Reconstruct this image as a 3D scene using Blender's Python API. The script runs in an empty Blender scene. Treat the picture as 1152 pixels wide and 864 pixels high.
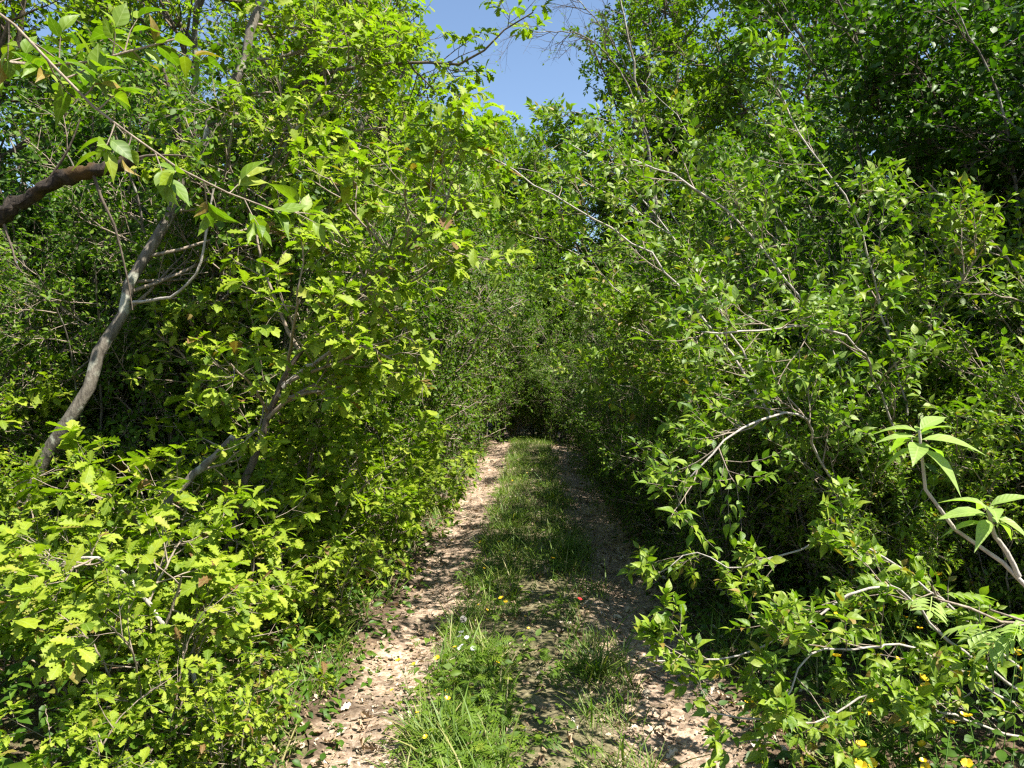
import bpy, math, numpy as np
from mathutils import Vector, Euler

# ------------------------------------------------------------------ camera, sky, sun, exposure
S = bpy.context.scene
COL = S.collection
CAM_Z = 1.6
YAW, PITCH = math.radians(1.65), math.radians(-0.76)
FPX = 832.0
cam_d = bpy.data.cameras.new('camera')
cam_d.sensor_width = 36.0
cam_d.lens = FPX / 1152 * 36.0
cam_d.clip_start = 0.05
cam_d.clip_end = 2000
cam = bpy.data.objects.new('camera', cam_d)
cam.location = (0, 0, CAM_Z)
cam.rotation_euler = (math.pi / 2 + PITCH, 0, YAW)
COL.objects.link(cam)
S.camera = cam

SUN_EL, SUN_AZ = math.radians(59), math.atan2(0.90, -0.44)      # azimuth clockwise from +Y
sunv = Vector((math.sin(SUN_AZ) * math.cos(SUN_EL), math.cos(SUN_AZ) * math.cos(SUN_EL), math.sin(SUN_EL)))
W = bpy.data.worlds.new('World'); S.world = W; W.use_nodes = True
wn = W.node_tree.nodes; wl = W.node_tree.links
sky = wn.new('ShaderNodeTexSky'); sky.sky_type = 'NISHITA'; sky.sun_disc = False
sky.sun_elevation = SUN_EL; sky.sun_rotation = SUN_AZ
sky.air_density = 1.0; sky.dust_density = 0.4; sky.ozone_density = 1.6
wn['Background'].inputs['Strength'].default_value = 0.075
wl.new(sky.outputs[0], wn['Background'].inputs[0])
sl = bpy.data.lights.new('sun', 'SUN'); sl.energy = 5.0; sl.angle = math.radians(0.53); sl.color = (1.0, 0.95, 0.87)
so = bpy.data.objects.new('sun', sl); so.rotation_euler = sunv.to_track_quat('Z', 'Y').to_euler(); so.location = (6, -6, 20)
COL.objects.link(so)
S.view_settings.view_transform = 'Standard'; S.view_settings.look = 'None'
S.view_settings.exposure = 1.55; S.view_settings.gamma = 1.0
S.view_settings.use_curve_mapping = False
S.render.engine = 'CYCLES'
cy = S.cycles
cy.max_bounces = 4; cy.diffuse_bounces = 2; cy.glossy_bounces = 2; cy.transmission_bounces = 2; cy.transparent_max_bounces = 4
cy.use_denoising = False
cy.sample_clamp_indirect = 4.0
cy.caustics_reflective = False; cy.caustics_refractive = False
cy.pixel_filter_type = 'BLACKMAN_HARRIS'; cy.filter_width = 1.3

# ------------------------------------------------------------------ helpers
cam_rot = Euler(cam.rotation_euler).to_matrix()
CR = np.array(cam_rot)
def P(px, py, d):
    """point of the place seen at a photo pixel, d metres ahead"""
    v = np.array([(px - 576) / FPX * d, -(py - 432) / FPX * d, -d])
    return CR @ v + np.array([0, 0, CAM_Z])

def nrm(a):
    return a / np.maximum(np.linalg.norm(a, axis=-1, keepdims=True), 1e-9)

def gz(x, y):
    x = np.asarray(x, float); y = np.asarray(y, float)
    wob = 0.05 * np.sin(y * 0.9) + 0.03 * np.sin(y * 2.3 + 1)
    z = -0.055 * np.exp(-((x + 0.80 + wob) / 0.24) ** 2) - 0.055 * np.exp(-((x - 0.72 + wob) / 0.26) ** 2)
    z = z + 0.025 * np.exp(-(x / 0.4) ** 2)
    side = np.clip((np.abs(x) - 1.0) / 1.2, 0, 1)
    z = z + 0.12 * side * side * (3 - 2 * side)
    near = np.exp(-((np.abs(x) / 12) ** 2))
    z = z + near * (0.018 * np.sin(x * 2.1 + y * 1.3) + 0.012 * np.sin(x * 4.7 - y * 3.9) + 0.008 * np.sin(x * 9.1 + y * 7.7))
    return z

def mesh(name, V, faces, mat=None, attr=None, smooth=True, mats=None, midx=None):
    V = np.asarray(V, np.float32)
    me = bpy.data.meshes.new(name)
    faces = [f for f in faces if len(f)]
    nl = sum(f.size for f in faces); nf = sum(len(f) for f in faces)
    me.vertices.add(len(V)); me.vertices.foreach_set('co', V.ravel())
    me.loops.add(nl); me.polygons.add(nf)
    li = np.concatenate([f.ravel() for f in faces]).astype(np.int32)
    tot = np.concatenate([np.full(len(f), f.shape[1]) for f in faces]).astype(np.int32)
    st = np.concatenate([[0], np.cumsum(tot)[:-1]]).astype(np.int32)
    me.loops.foreach_set('vertex_index', li)
    me.polygons.foreach_set('loop_start', st); me.polygons.foreach_set('loop_total', tot)
    me.polygons.foreach_set('use_smooth', np.full(nf, smooth))
    if midx is not None:
        me.polygons.foreach_set('material_index', np.asarray(midx, np.int32))
    if attr is not None:
        a = me.attributes.new('lco', 'FLOAT_VECTOR', 'POINT')
        a.data.foreach_set('vector', np.asarray(attr, np.float32).ravel())
    for m in (mats or [mat]):
        me.materials.append(m)
    me.update(calc_edges=True)
    return me

def link(name, me, parent=None, loc=(0, 0, 0)):
    o = bpy.data.objects.new(name, me); COL.objects.link(o)
    o.location = loc
    if parent is not None: o.parent = parent
    return o

def tag(o, label=None, cat=None, group=None, kind=None):
    if label: o['label'] = label
    if cat: o['category'] = cat
    if group: o['group'] = group
    if kind: o['kind'] = kind
    return o

def empty(name, loc, label, cat, group=None):
    o = bpy.data.objects.new(name, None); COL.objects.link(o); o.location = loc
    o.empty_display_size = 0.1
    return tag(o, label, cat, group)

def copy_tree(o, parent=None):
    c = o.copy(); COL.objects.link(c)
    if parent is not None: c.parent = parent
    for ch in list(o.children): copy_tree(ch, c)
    return c

# ------------------------------------------------------------------ materials
def new_mat(name):
    m = bpy.data.materials.new(name); m.use_nodes = True
    nt = m.node_tree
    for n in list(nt.nodes): nt.nodes.remove(n)
    out = nt.nodes.new('ShaderNodeOutputMaterial')
    return m, nt, out
def N(nt, t, **kw):
    n = nt.nodes.new(t)
    for k, v in kw.items(): setattr(n, k, v)
    return n
def ramp(nt, fac, cols):
    r = N(nt, 'ShaderNodeValToRGB')
    e = r.color_ramp.elements
    e[0].position, e[0].color = cols[0][0], (*cols[0][1], 1)
    e[1].position, e[1].color = cols[-1][0], (*cols[-1][1], 1)
    for p, c in cols[1:-1]:
        k = e.new(p); k.color = (*c, 1)
    nt.links.new(fac, r.inputs[0]); return r
def mathn(nt, op, a, b=None, c=None):
    n = N(nt, 'ShaderNodeMath', operation=op)
    for i, v in enumerate((a, b, c)):
        if v is None: continue
        if isinstance(v, (int, float)): n.inputs[i].default_value = v
        else: nt.links.new(v, n.inputs[i])
    return n.outputs[0]

def leaf_mat(name, cols, trans=(0.3, 0.45, 0.03), tmix=0.42, rough=0.42, veins=0.0, vk=7.0, objvar=0.25, coat=0.5):
    """leaf: diffuse + light coming through the blade + a waxy sheen; colour varies from leaf to leaf"""
    m, nt, out = new_mat(name); L = nt.links.new
    at = N(nt, 'ShaderNodeAttribute', attribute_name='lco')
    sx = N(nt, 'ShaderNodeSeparateXYZ'); L(at.outputs['Vector'], sx.inputs[0])
    oi = N(nt, 'ShaderNodeObjectInfo')
    rv = mathn(nt, 'ADD', sx.outputs[2], mathn(nt, 'MULTIPLY', mathn(nt, 'SUBTRACT', oi.outputs['Random'], 0.5), objvar))
    r = ramp(nt, rv, cols)
    col = r.outputs[0]
    no = N(nt, 'ShaderNodeTexNoise'); no.inputs['Scale'].default_value = 38; no.inputs['Detail'].default_value = 2
    tc = N(nt, 'ShaderNodeTexCoord'); L(tc.outputs['Object'], no.inputs['Vector'])
    hs = N(nt, 'ShaderNodeHueSaturation'); L(col, hs.inputs['Color'])
    L(mathn(nt, 'MULTIPLY_ADD', no.outputs[0], 0.7, 0.65), hs.inputs['Value'])
    col = hs.outputs[0]
    bump = None
    if veins > 0:
        au = mathn(nt, 'ABSOLUTE', sx.outputs[0])
        ph = mathn(nt, 'SUBTRACT', mathn(nt, 'MULTIPLY', sx.outputs[1], vk), mathn(nt, 'MULTIPLY', au, vk * 1.1))
        fr = mathn(nt, 'ABSOLUTE', mathn(nt, 'SUBTRACT', mathn(nt, 'FRACT', ph), 0.5))
        side = mathn(nt, 'LESS_THAN', fr, 0.07)
        mid = mathn(nt, 'LESS_THAN', au, 0.012)
        v = mathn(nt, 'MAXIMUM', mid, mathn(nt, 'MULTIPLY', side, 0.6))
        mx = N(nt, 'ShaderNodeMix', data_type='RGBA'); L(mathn(nt, 'MULTIPLY', v, veins), mx.inputs['Factor'])
        L(col, mx.inputs['A']); mx.inputs['B'].default_value = (0.34, 0.42, 0.14, 1)
        col = mx.outputs['Result']
        bp = N(nt, 'ShaderNodeBump'); bp.inputs['Strength'].default_value = 0.35; bp.inputs['Distance'].default_value = 0.002
        L(mathn(nt, 'MULTIPLY', fr, -1.0), bp.inputs['Height']); bump = bp.outputs[0]
    pb = N(nt, 'ShaderNodeBsdfPrincipled'); L(col, pb.inputs['Base Color'])
    pb.inputs['Roughness'].default_value = rough
    pb.inputs['Specular IOR Level'].default_value = coat
    if bump: L(bump, pb.inputs['Normal'])
    tr = N(nt, 'ShaderNodeBsdfTranslucent')
    tm = N(nt, 'ShaderNodeMix', data_type='RGBA', blend_type='MULTIPLY'); tm.inputs['Factor'].default_value = 1
    L(col, tm.inputs['A']); tm.inputs['B'].default_value = (*trans, 1)
    L(tm.outputs['Result'], tr.inputs['Color'])
    ms = N(nt, 'ShaderNodeMixShader'); ms.inputs[0].default_value = tmix
    L(pb.outputs[0], ms.inputs[1]); L(tr.outputs[0], ms.inputs[2])
    L(ms.outputs[0], out.inputs['Surface'])
    return m

def bark_mat(name, dark, light, scale=18, lichen=None, moss=None, rough=0.85):
    m, nt, out = new_mat(name); L = nt.links.new
    tc = N(nt, 'ShaderNodeTexCoord')
    mp = N(nt, 'ShaderNodeMapping'); mp.inputs['Scale'].default_value = (1, 1, 0.35); L(tc.outputs['Object'], mp.inputs[0])
    n1 = N(nt, 'ShaderNodeTexNoise'); n1.inputs['Scale'].default_value = scale; n1.inputs['Detail'].default_value = 5; n1.inputs['Roughness'].default_value = 0.65
    L(mp.outputs[0], n1.inputs['Vector'])
    r = ramp(nt, n1.outputs[0], [(0.32, dark), (0.68, light)]); col = r.outputs[0]
    for pat, sc, th in ((lichen, 9, 0.56), (moss, 4, 0.5)):
        if pat is None: continue
        n2 = N(nt, 'ShaderNodeTexNoise'); n2.inputs['Scale'].default_value = sc; n2.inputs['Detail'].default_value = 4
        L(tc.outputs['Object'], n2.inputs['Vector'])
        rr = ramp(nt, n2.outputs[0], [(th, (0, 0, 0)), (th + 0.08, (1, 1, 1))])
        mx = N(nt, 'ShaderNodeMix', data_type='RGBA'); L(rr.outputs[0], mx.inputs['Factor'])
        L(col, mx.inputs['A']); mx.inputs['B'].default_value = (*pat, 1); col = mx.outputs['Result']
    pb = N(nt, 'ShaderNodeBsdfPrincipled'); L(col, pb.inputs['Base Color']); pb.inputs['Roughness'].default_value = rough
    pb.inputs['Specular IOR Level'].default_value = 0.25
    bp = N(nt, 'ShaderNodeBump'); bp.inputs['Strength'].default_value = 0.9; bp.inputs['Distance'].default_value = 0.012
    L(n1.outputs[0], bp.inputs['Height']); L(bp.outputs[0], pb.inputs['Normal'])
    L(pb.outputs[0], out.inputs['Surface'])
    return m

def plain_mat(name, col, rough=0.6, spec=0.3, trans=None):
    m, nt, out = new_mat(name); L = nt.links.new
    tc = N(nt, 'ShaderNodeTexCoord'); n1 = N(nt, 'ShaderNodeTexNoise'); n1.inputs['Scale'].default_value = 120
    L(tc.outputs['Object'], n1.inputs['Vector'])
    r = ramp(nt, n1.outputs[0], [(0.3, tuple(c * 0.8 for c in col)), (0.7, tuple(min(1, c * 1.15) for c in col))])
    pb = N(nt, 'ShaderNodeBsdfPrincipled'); L(r.outputs[0], pb.inputs['Base Color'])
    pb.inputs['Roughness'].default_value = rough; pb.inputs['Specular IOR Level'].default_value = spec
    if trans:
        tr = N(nt, 'ShaderNodeBsdfTranslucent'); L(r.outputs[0], tr.inputs[0])
        ms = N(nt, 'ShaderNodeMixShader'); ms.inputs[0].default_value = trans
        L(pb.outputs[0], ms.inputs[1]); L(tr.outputs[0], ms.inputs[2]); L(ms.outputs[0], out.inputs[0])
    else:
        L(pb.outputs[0], out.inputs[0])
    return m

T2 = (1.35, 1.75, 0.35)
BR = (0.16, 0.085, 0.03)
M_OAK = leaf_mat('oak_leaf', [(0.0, (0.07, 0.13, 0.008)), (0.4, (0.17, 0.238, 0.012)), (0.8, (0.265, 0.32, 0.022)), (0.96, (0.29, 0.30, 0.04)), (1.0, BR)], T2, 0.36, 0.55, 0.35, 8, coat=0.22)
M_OAKF = leaf_mat('oak_leaf_small', [(0.0, (0.09, 0.15, 0.010)), (0.5, (0.18, 0.25, 0.014)), (1.0, (0.26, 0.31, 0.03))], T2, 0.42, 0.6, coat=0.2)
M_DOG = leaf_mat('dogwood_leaf', [(0.0, (0.046, 0.105, 0.006)), (0.45, (0.118, 0.195, 0.010)), (0.85, (0.205, 0.27, 0.016)), (0.985, (0.2, 0.22, 0.02)), (1.0, (0.22, 0.15, 0.03))], T2, 0.32, 0.5, 0.3, 4.5, coat=0.32)
M_ASH = leaf_mat('ash_leaf', [(0.0, (0.19, 0.29, 0.05)), (1.0, (0.29, 0.38, 0.10))], T2, 0.36, 0.45, 0.5, 10, coat=0.35)
M_HAW = leaf_mat('hawthorn_leaf', [(0.0, (0.036, 0.085, 0.006)), (0.5, (0.080, 0.150, 0.008)), (0.95, (0.16, 0.23, 0.012)), (1.0, (0.2, 0.16, 0.03))], T2, 0.34, 0.55, coat=0.25)
M_MAP = leaf_mat('maple_leaf', [(0.0, (0.064, 0.125, 0.008)), (0.5, (0.125, 0.198, 0.011)), (1.0, (0.21, 0.27, 0.018))], T2, 0.36, 0.6, coat=0.22)
M_DRK = leaf_mat('elder_leaf', [(0.0, (0.026, 0.068, 0.006)), (0.6, (0.056, 0.120, 0.008)), (0.95, (0.125, 0.20, 0.014)), (1.0, (0.2, 0.17, 0.03))], T2, 0.32, 0.5, coat=0.32)
M_HERB = leaf_mat('herb_leaf', [(0.0, (0.05, 0.10, 0.009)), (0.7, (0.115, 0.185, 0.014)), (1.0, (0.19, 0.23, 0.02))], T2, 0.32, 0.55, coat=0.25)
M_GRASS = leaf_mat('grass_blade', [(0.0, (0.05, 0.11, 0.010)), (0.6, (0.12, 0.19, 0.02)), (0.8, (0.22, 0.23, 0.06)), (1.0, (0.36, 0.31, 0.15))], T2, 0.28, 0.5, objvar=0, coat=0.3)
M_DEAD = leaf_mat('dead_leaf', [(0.0, (0.06, 0.035, 0.018)), (0.35, (0.17, 0.105, 0.06)), (0.7, (0.32, 0.225, 0.14)), (1.0, (0.50, 0.42, 0.32))], (1, 0.8, 0.5), 0.12, 0.7, 0.3, 8, objvar=0)
M_BARK = bark_mat('grey_bark', (0.06, 0.05, 0.038), (0.21, 0.185, 0.145), 34, lichen=(0.33, 0.33, 0.26))
M_TWIG = bark_mat('twig_bark', (0.16, 0.125, 0.09), (0.34, 0.28, 0.21), 40)
M_DTWIG = bark_mat('dark_twig_bark', (0.06, 0.048, 0.035), (0.16, 0.125, 0.09), 40)
M_PALE = bark_mat('pale_bark', (0.24, 0.21, 0.17), (0.46, 0.42, 0.36), 30)
M_MOSSY = bark_mat('mossy_rotten_bark', (0.012, 0.010, 0.008), (0.055, 0.042, 0.03), 45, moss=(0.06, 0.035, 0.012), rough=0.95)
M_YEL = plain_mat('yellow_petal', (0.75, 0.52, 0.02), 0.35, 0.5, 0.2)
M_WHI = plain_mat('white_petal', (0.78, 0.78, 0.76), 0.6, 0.3, 0.3)
M_RED = plain_mat('red_petal', (0.60, 0.03, 0.03), 0.5, 0.3, 0.2)
M_BLU = plain_mat('blue_petal', (0.12, 0.16, 0.60), 0.5, 0.3, 0.2)
M_STEM = plain_mat('flower_stem', (0.09, 0.17, 0.03), 0.6, 0.3)
M_FLUFF = plain_mat('seed_fluff', (0.62, 0.60, 0.55), 0.9, 0.1, 0.5)

# ------------------------------------------------------------------ leaf shapes
class Tm:
    def __init__(s, V, tris, quads, uv):
        s.V = np.array(V, float); s.t = np.array(tris, int).reshape(-1, 3); s.q = np.array(quads, int).reshape(-1, 4); s.uv = np.array(uv, float)

def blade(vs, ws, fold=0.25, droop=0.25, fwd=None, pet=True, wave=0.0):
    V = [(0, 0, 0)]; uv = [(0, 0)]; T = []; Q = []
    n = len(vs)
    def zz(v, w): return fold * abs(w) - droop * v * v
    for i in range(n):
        f = 0 if fwd is None else fwd[i]
        w = ws[i]; v = vs[i]
        V += [(-w, v + f, zz(v, w) + wave * (1 if i % 2 else -1) * w), (0, v, zz(v, 0)), (w, v + f, zz(v, w) - wave * (1 if i % 2 else -1) * w)]
        uv += [(-w, v), (0, v), (w, v)]
    V.append((0, 1, zz(1, 0))); uv.append((0, 1)); e = len(V) - 1
    T += [(0, 2, 1), (0, 3, 2)]
    for i in range(n - 1):
        a = 1 + 3 * i; b = a + 3
        Q += [(a, a + 1, b + 1, b), (a + 1, a + 2, b + 2, b + 1)]
    a = 1 + 3 * (n - 1)
    T += [(a, a + 1, e), (a + 1, a + 2, e)]
    return Tm(V, T, Q, uv)

OAK = blade([.07, .17, .25, .33, .42, .50, .60, .68, .79, .87, .94], [.012, .07, .15, .10, .23, .14, .30, .19, .27, .15, .10],
            0.22, 0.28, [0, 0, .03, 0, .05, 0, .05, 0, .05, 0, .01], wave=0.12)
OAKM = blade([.08, .25, .36, .55, .66, .85], [.012, .16, .10, .27, .18, .20], 0.22, 0.28, [0, .03, 0, .05, 0, .02], wave=0.1)
DOG = blade([.09, .17, .28, .40, .53, .66, .78, .89], [.010, .11, .19, .235, .235, .19, .115, .045], 0.30, 0.34)
DOGM = blade([.08, .26, .50, .75], [.012, .19, .24, .13], 0.32, 0.30)
SML = blade([.10, .35, .70], [.015, .27, .24], 0.30, 0.25)
TINY = blade([.45], [.33], 0.30, 0.15)
GRS = blade([.05, .3, .55, .8], [.011, .013, .012, .008], 0.8, 0.0)
DEADT = blade([.10, .28, .40, .58, .70, .88], [.015, .17, .12, .26, .19, .14], 0.55, -0.25, wave=0.35)

def compound(npair=4, ll=0.42, droop=0.35, lw=.28):
    V = []; T = []; Q = []; uv = []
    def addl(pos, ang, length, dr, z):
        b = blade([.06, .25, .5, .78], [.01, .5 * lw, lw * .62, .3 * lw], 0.35, 0.45)
        o = len(V)
        ca, sa = math.cos(ang), math.sin(ang)
        for (x, y, zv), u in zip(b.V, b.uv):
            V.append((pos[0] + length * (x * ca + y * sa), pos[1] + length * (-x * sa + y * ca), pos[2] + length * zv))
            uv.append(u)
        T.extend((b.t + o).tolist()); Q.extend((b.q + o).tolist())
    pts = []
    for k in range(npair):
        y = 0.30 + 0.45 * k / max(1, npair - 1) if npair > 1 else .5
        pts.append(y)
    for y in pts:
        z = -droop * y * y
        for s in (-1, 1):
            addl((0, y, z), s * math.radians(58), ll * (0.8 + 0.3 * math.sin(math.pi * (y - .2))), s, z)
    addl((0, .80, -droop * .64), 0, ll * 0.95, 0, 0)
    o = len(V)
    for y in (0, .3, .6, .82):
        V.extend([(-.012, y, -droop * y * y), (.012, y, -droop * y * y)]); uv.extend([(0, y), (0, y)])
    for i in range(3): Q.append((o + 2 * i, o + 2 * i + 1, o + 2 * i + 3, o + 2 * i + 2))
    return Tm(V, T, Q, uv)
ASH = compound()
ASHS = compound(3, .45, .25)
ASHY = blade([.06, .18, .34, .52, .70, .86], [.012, .09, .165, .175, .12, .05], 0.35, 0.55)

def leaves_mesh(name, tm, pos, d, up, size, mat, rng, width=1.0, curl=(0.2, 2.1), rnd=None):
    n = len(pos)
    d = nrm(d)
    x = nrm(np.cross(d, up)); z = np.cross(x, d)
    k = len(tm.V)
    size = np.broadcast_to(np.asarray(size, float), (n,))
    c = rng.uniform(*curl, n); wv = width * rng.uniform(0.8, 1.2, n)
    A = (size * wv)[:, None, None] * tm.V[None, :, 0, None] * x[:, None, :]
    A = A + size[:, None, None] * tm.V[None, :, 1, None] * d[:, None, :]
    A = A + (size * c)[:, None, None] * tm.V[None, :, 2, None] * z[:, None, :]
    V = (pos[:, None, :] + A).reshape(-1, 3)
    off = (np.arange(n) * k)[:, None, None]
    t = (tm.t[None] + off).reshape(-1, 3); q = (tm.q[None] + off).reshape(-1, 4)
    if rnd is None: rnd = np.clip(rng.normal(0.5, 0.23, n), 0.02, 0.98)
    at = np.empty((n, k, 3)); at[:, :, :2] = tm.uv[None]; at[:, :, 2] = rnd[:, None]
    return mesh(name, V, [t, q], mat, at.reshape(-1, 3))

def tubes(name, groups, mat):
    """groups: (points B,N,3 ; radii B,N ; sides)"""
    Vs = []; Q = []; base = 0
    for pts, rad, k in groups:
        if len(pts) == 0: continue
        B, n, _ = pts.shape
        t = np.empty_like(pts); t[:, 1:-1] = pts[:, 2:] - pts[:, :-2]; t[:, 0] = pts[:, 1] - pts[:, 0]; t[:, -1] = pts[:, -1] - pts[:, -2]
        t = nrm(t)
        ax = nrm(pts[:, -1] - pts[:, 0])
        ref = np.where((np.abs(ax[:, 2]) < 0.75)[:, None], np.array([[0, 0, 1.]]), np.array([[1., 0.2, 0]]))
        u = nrm(np.cross(t, ref[:, None, :])); v = np.cross(t, u)
        a = np.arange(k) / k * 2 * np.pi
        ring = np.cos(a)[None, None, :, None] * u[:, :, None, :] + np.sin(a)[None, None, :, None] * v[:, :, None, :]
        V = pts[:, :, None, :] + rad[:, :, None, None] * ring
        idx = np.arange(B * n * k).reshape(B, n, k) + base
        nx = np.roll(idx, -1, axis=2)
        q = np.stack([idx[:, :-1], nx[:, :-1], nx[:, 1:], idx[:, 1:]], -1).reshape(-1, 4)
        Vs.append(V.reshape(-1, 3)); Q.append(q); base += B * n * k
    return mesh(name, np.concatenate(Vs), [np.concatenate(Q)], mat)

def smooth_line(pts, n, jit, rng):
    pts = np.asarray(pts, float)
    ext = np.vstack([2 * pts[0] - pts[1], pts, 2 * pts[-1] - pts[-2]])
    seg = np.linalg.norm(np.diff(pts, axis=0), axis=1); s = np.concatenate([[0], np.cumsum(seg)])
    q = np.linspace(0, s[-1], n); out = []
    for v in q:
        i = min(max(np.searchsorted(s, v) - 1, 0), len(pts) - 2)
        t = (v - s[i]) / max(seg[i], 1e-6)
        p0, p1, p2, p3 = ext[i], ext[i + 1], ext[i + 2], ext[i + 3]
        out.append(0.5 * ((2 * p1) + (p2 - p0) * t + (2 * p0 - 5 * p1 + 4 * p2 - p3) * t * t + (3 * p1 - p0 - 3 * p2 + p3) * t ** 3))
    out = np.array(out)
    w = rng.normal(0, jit, out.shape); w[0] = 0
    return out + w

def grow(st, d, L, n, wander, trop, rng):
    B = len(st); pts = np.empty((B, n, 3)); pts[:, 0] = st; d = nrm(d)
    for i in range(1, n):
        d = nrm(d + rng.normal(0, wander, (B, 3)) + np.array([0, 0, trop]))
        pts[:, i] = pts[:, i - 1] + d * (L / (n - 1))[:, None]
    return pts

def spawn(pts, rad, lv, rng):
    B, n, _ = pts.shape; m = lv['n']
    t0, t1 = lv.get('t', (0.2, 1.0))
    t = t0 + (t1 - t0) * (np.arange(m)[None] + rng.uniform(0, 1, (B, m))) / m
    f = t * (n - 1); i = np.clip(f.astype(int), 0, n - 2); fr = (f - i)[..., None]
    b = np.arange(B)[:, None]
    p = pts[b, i] * (1 - fr) + pts[b, i + 1] * fr
    tan = nrm(pts[b, i + 1] - pts[b, i])
    r = rad[b, i] * (1 - fr[..., 0]) + rad[b, i + 1] * fr[..., 0]
    rv = rng.normal(0, 1, (B, m, 3)); rv[..., 2] *= lv.get('flat', 1.0)
    perp = nrm(rv - (rv * tan).sum(-1, keepdims=True) * tan)
    a = np.radians(rng.normal(lv['ang'], lv.get('angj', 12), (B, m)))[..., None]
    d = np.cos(a) * tan + np.sin(a) * perp
    d[..., 2] += lv.get('up', 0.0)
    if 'bias' in lv: d = d + np.array(lv['bias'])
    fall = 1 - lv.get('fall', 0.5) * np.abs((t - lv.get('peak', 0.0)))
    L = lv['len'] * fall * rng.uniform(1 - lv.get('lenj', 0.35), 1 + lv.get('lenj', 0.35), (B, m))
    if lv.get('keep', 1) < 1:
        k = rng.uniform(size=(B, m)) < lv['keep']
    else: k = np.ones((B, m), bool)
    return p[k], d[k], L[k], r[k], np.repeat(np.arange(B), m).reshape(B, m)[k]

def leaf_place(pts, lf, rng):
    """leaf bases, directions, normals on the last twigs"""
    B, n, _ = pts.shape; mode = lf['mode']; m = lf['m']
    if mode == 'tip':
        t = 1 - lf.get('span', 0.25) * rng.uniform(0, 1, (B, m)) ** 1.5
    elif mode == 'pairs':
        h = (m + 1) // 2
        t = np.repeat(lf.get('t0', 0.2) + (1 - lf.get('t0', 0.2)) * (np.arange(h) + 1) / h, 2)[None, :m] + rng.normal(0, 0.01, (B, m))
        t = np.clip(t, 0, 1)
    else:
        t = lf.get('t0', 0.1) + (1 - lf.get('t0', 0.1)) * (np.arange(m)[None] + rng.uniform(0, 1, (B, m))) / m
    f = np.clip(t, 0, 1) * (n - 1); i = np.clip(f.astype(int), 0, n - 2); fr = (f - i)[..., None]
    b = np.arange(B)[:, None]
    p = pts[b, i] * (1 - fr) + pts[b, i + 1] * fr
    tan = nrm(pts[b, i + 1] - pts[b, i])
    if mode == 'pairs':
        az0 = rng.uniform(0, 2 * np.pi, (B, 1)); j = np.arange(m)[None]
        az = az0 + (j // 2) * (np.pi / 2) + (j % 2) * np.pi + rng.normal(0, 0.25, (B, m))
    else:
        az = rng.uniform(0, 2 * np.pi, (B, 1)) + np.arange(m)[None] * 2.4 + rng.normal(0, 0.3, (B, m))
    ref = np.where((np.abs(tan[..., 2:]) < 0.8), np.array([0, 0, 1.]), np.array([1., 0, 0]))
    u = nrm(np.cross(tan, ref)); v = np.cross(tan, u)
    perp = np.cos(az)[..., None] * u + np.sin(az)[..., None] * v
    perp[..., 2] *= lf.get('flat', 0.6)
    a = np.radians(rng.normal(lf['ang'], 14, (B, m)))
    if mode == 'pairs': a = a * np.where(t > 0.9, 0.62, 1.0)
    a = a[..., None]
    d = np.cos(a) * tan + np.sin(a) * nrm(perp)
    d[..., 2] += rng.normal(lf.get('lift', 0.0), 0.15, (B, m))
    d = nrm(d)
    up = np.array([0.22, -0.2, 1.0]) * lf.get('nup', 1.0) + rng.normal(0, lf.get('nj', 0.35), (B, m, 3))
    up = up + 0.25 * nrm(perp) * 0
    size = lf['size'] * np.clip(rng.normal(1, 0.27, (B, m)), 0.35, 1.6)
    keep = rng.uniform(size=(B, m)) < lf.get('keep', 0.95)
    return p[keep], d[keep], up[keep], size[keep]

def foliate(stems, levels, leaf, rng, min_z=None):
    """stems: list of (points, r0, r1); returns dict of groups for the wood and leaves"""
    n0 = 30
    P0 = []; R0 = []
    for pts, r0, r1 in stems:
        L = np.linalg.norm(np.diff(np.asarray(pts, float), axis=0), axis=1).sum()
        P0.append(smooth_line(pts, n0, 0.0022 * L, rng)); R0.append((np.linspace(0, 1, n0) ** 0.9 * (r1 - r0) + r0) * (1 + rng.normal(0, .07, n0)))
    P0 = np.array(P0); R0 = np.array(R0)
    woods = [(P0, R0)]; own = None; owns = [np.arange(len(P0))]
    cur, cr = P0, R0
    leaf_src = []
    for li, lv in enumerate(levels):
        p, d, L, r, par = spawn(cur, cr, lv, rng)
        npt = lv.get('pts', 5)
        nxt = grow(p, d, L, npt, lv.get('wander', 0.12), lv.get('trop', 0.0), rng)
        rr = np.minimum(r * 0.8, lv['r'] * rng.uniform(0.7, 1.2, len(r)))
        rad = rr[:, None] * np.linspace(1, lv.get('tip', 0.45), npt)[None]
        if min_z is not None:
            ok = nxt[:, :, 2].min(axis=1) > min_z
            nxt, rad, par = nxt[ok], rad[ok], par[ok]
        owns.append(np.arange(len(par)) if li == 0 else owns[-1][par])
        woods.append((nxt, rad)); cur, cr = nxt, rad
    lp = [leaf_place(cur, leaf, rng)]
    if leaf.get('also_tip') and len(woods) > 1:
        l2 = dict(leaf); l2['mode'] = 'tip'; l2['m'] = 4; l2['span'] = 0.15
        for wd in woods[:-1]: lp.append(leaf_place(wd[0], dict(l2, m=7 if wd is woods[0] else 4, span=.06 if wd is woods[0] else .15), rng))
    return woods, [np.concatenate(x) for x in zip(*lp)], owns

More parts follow.
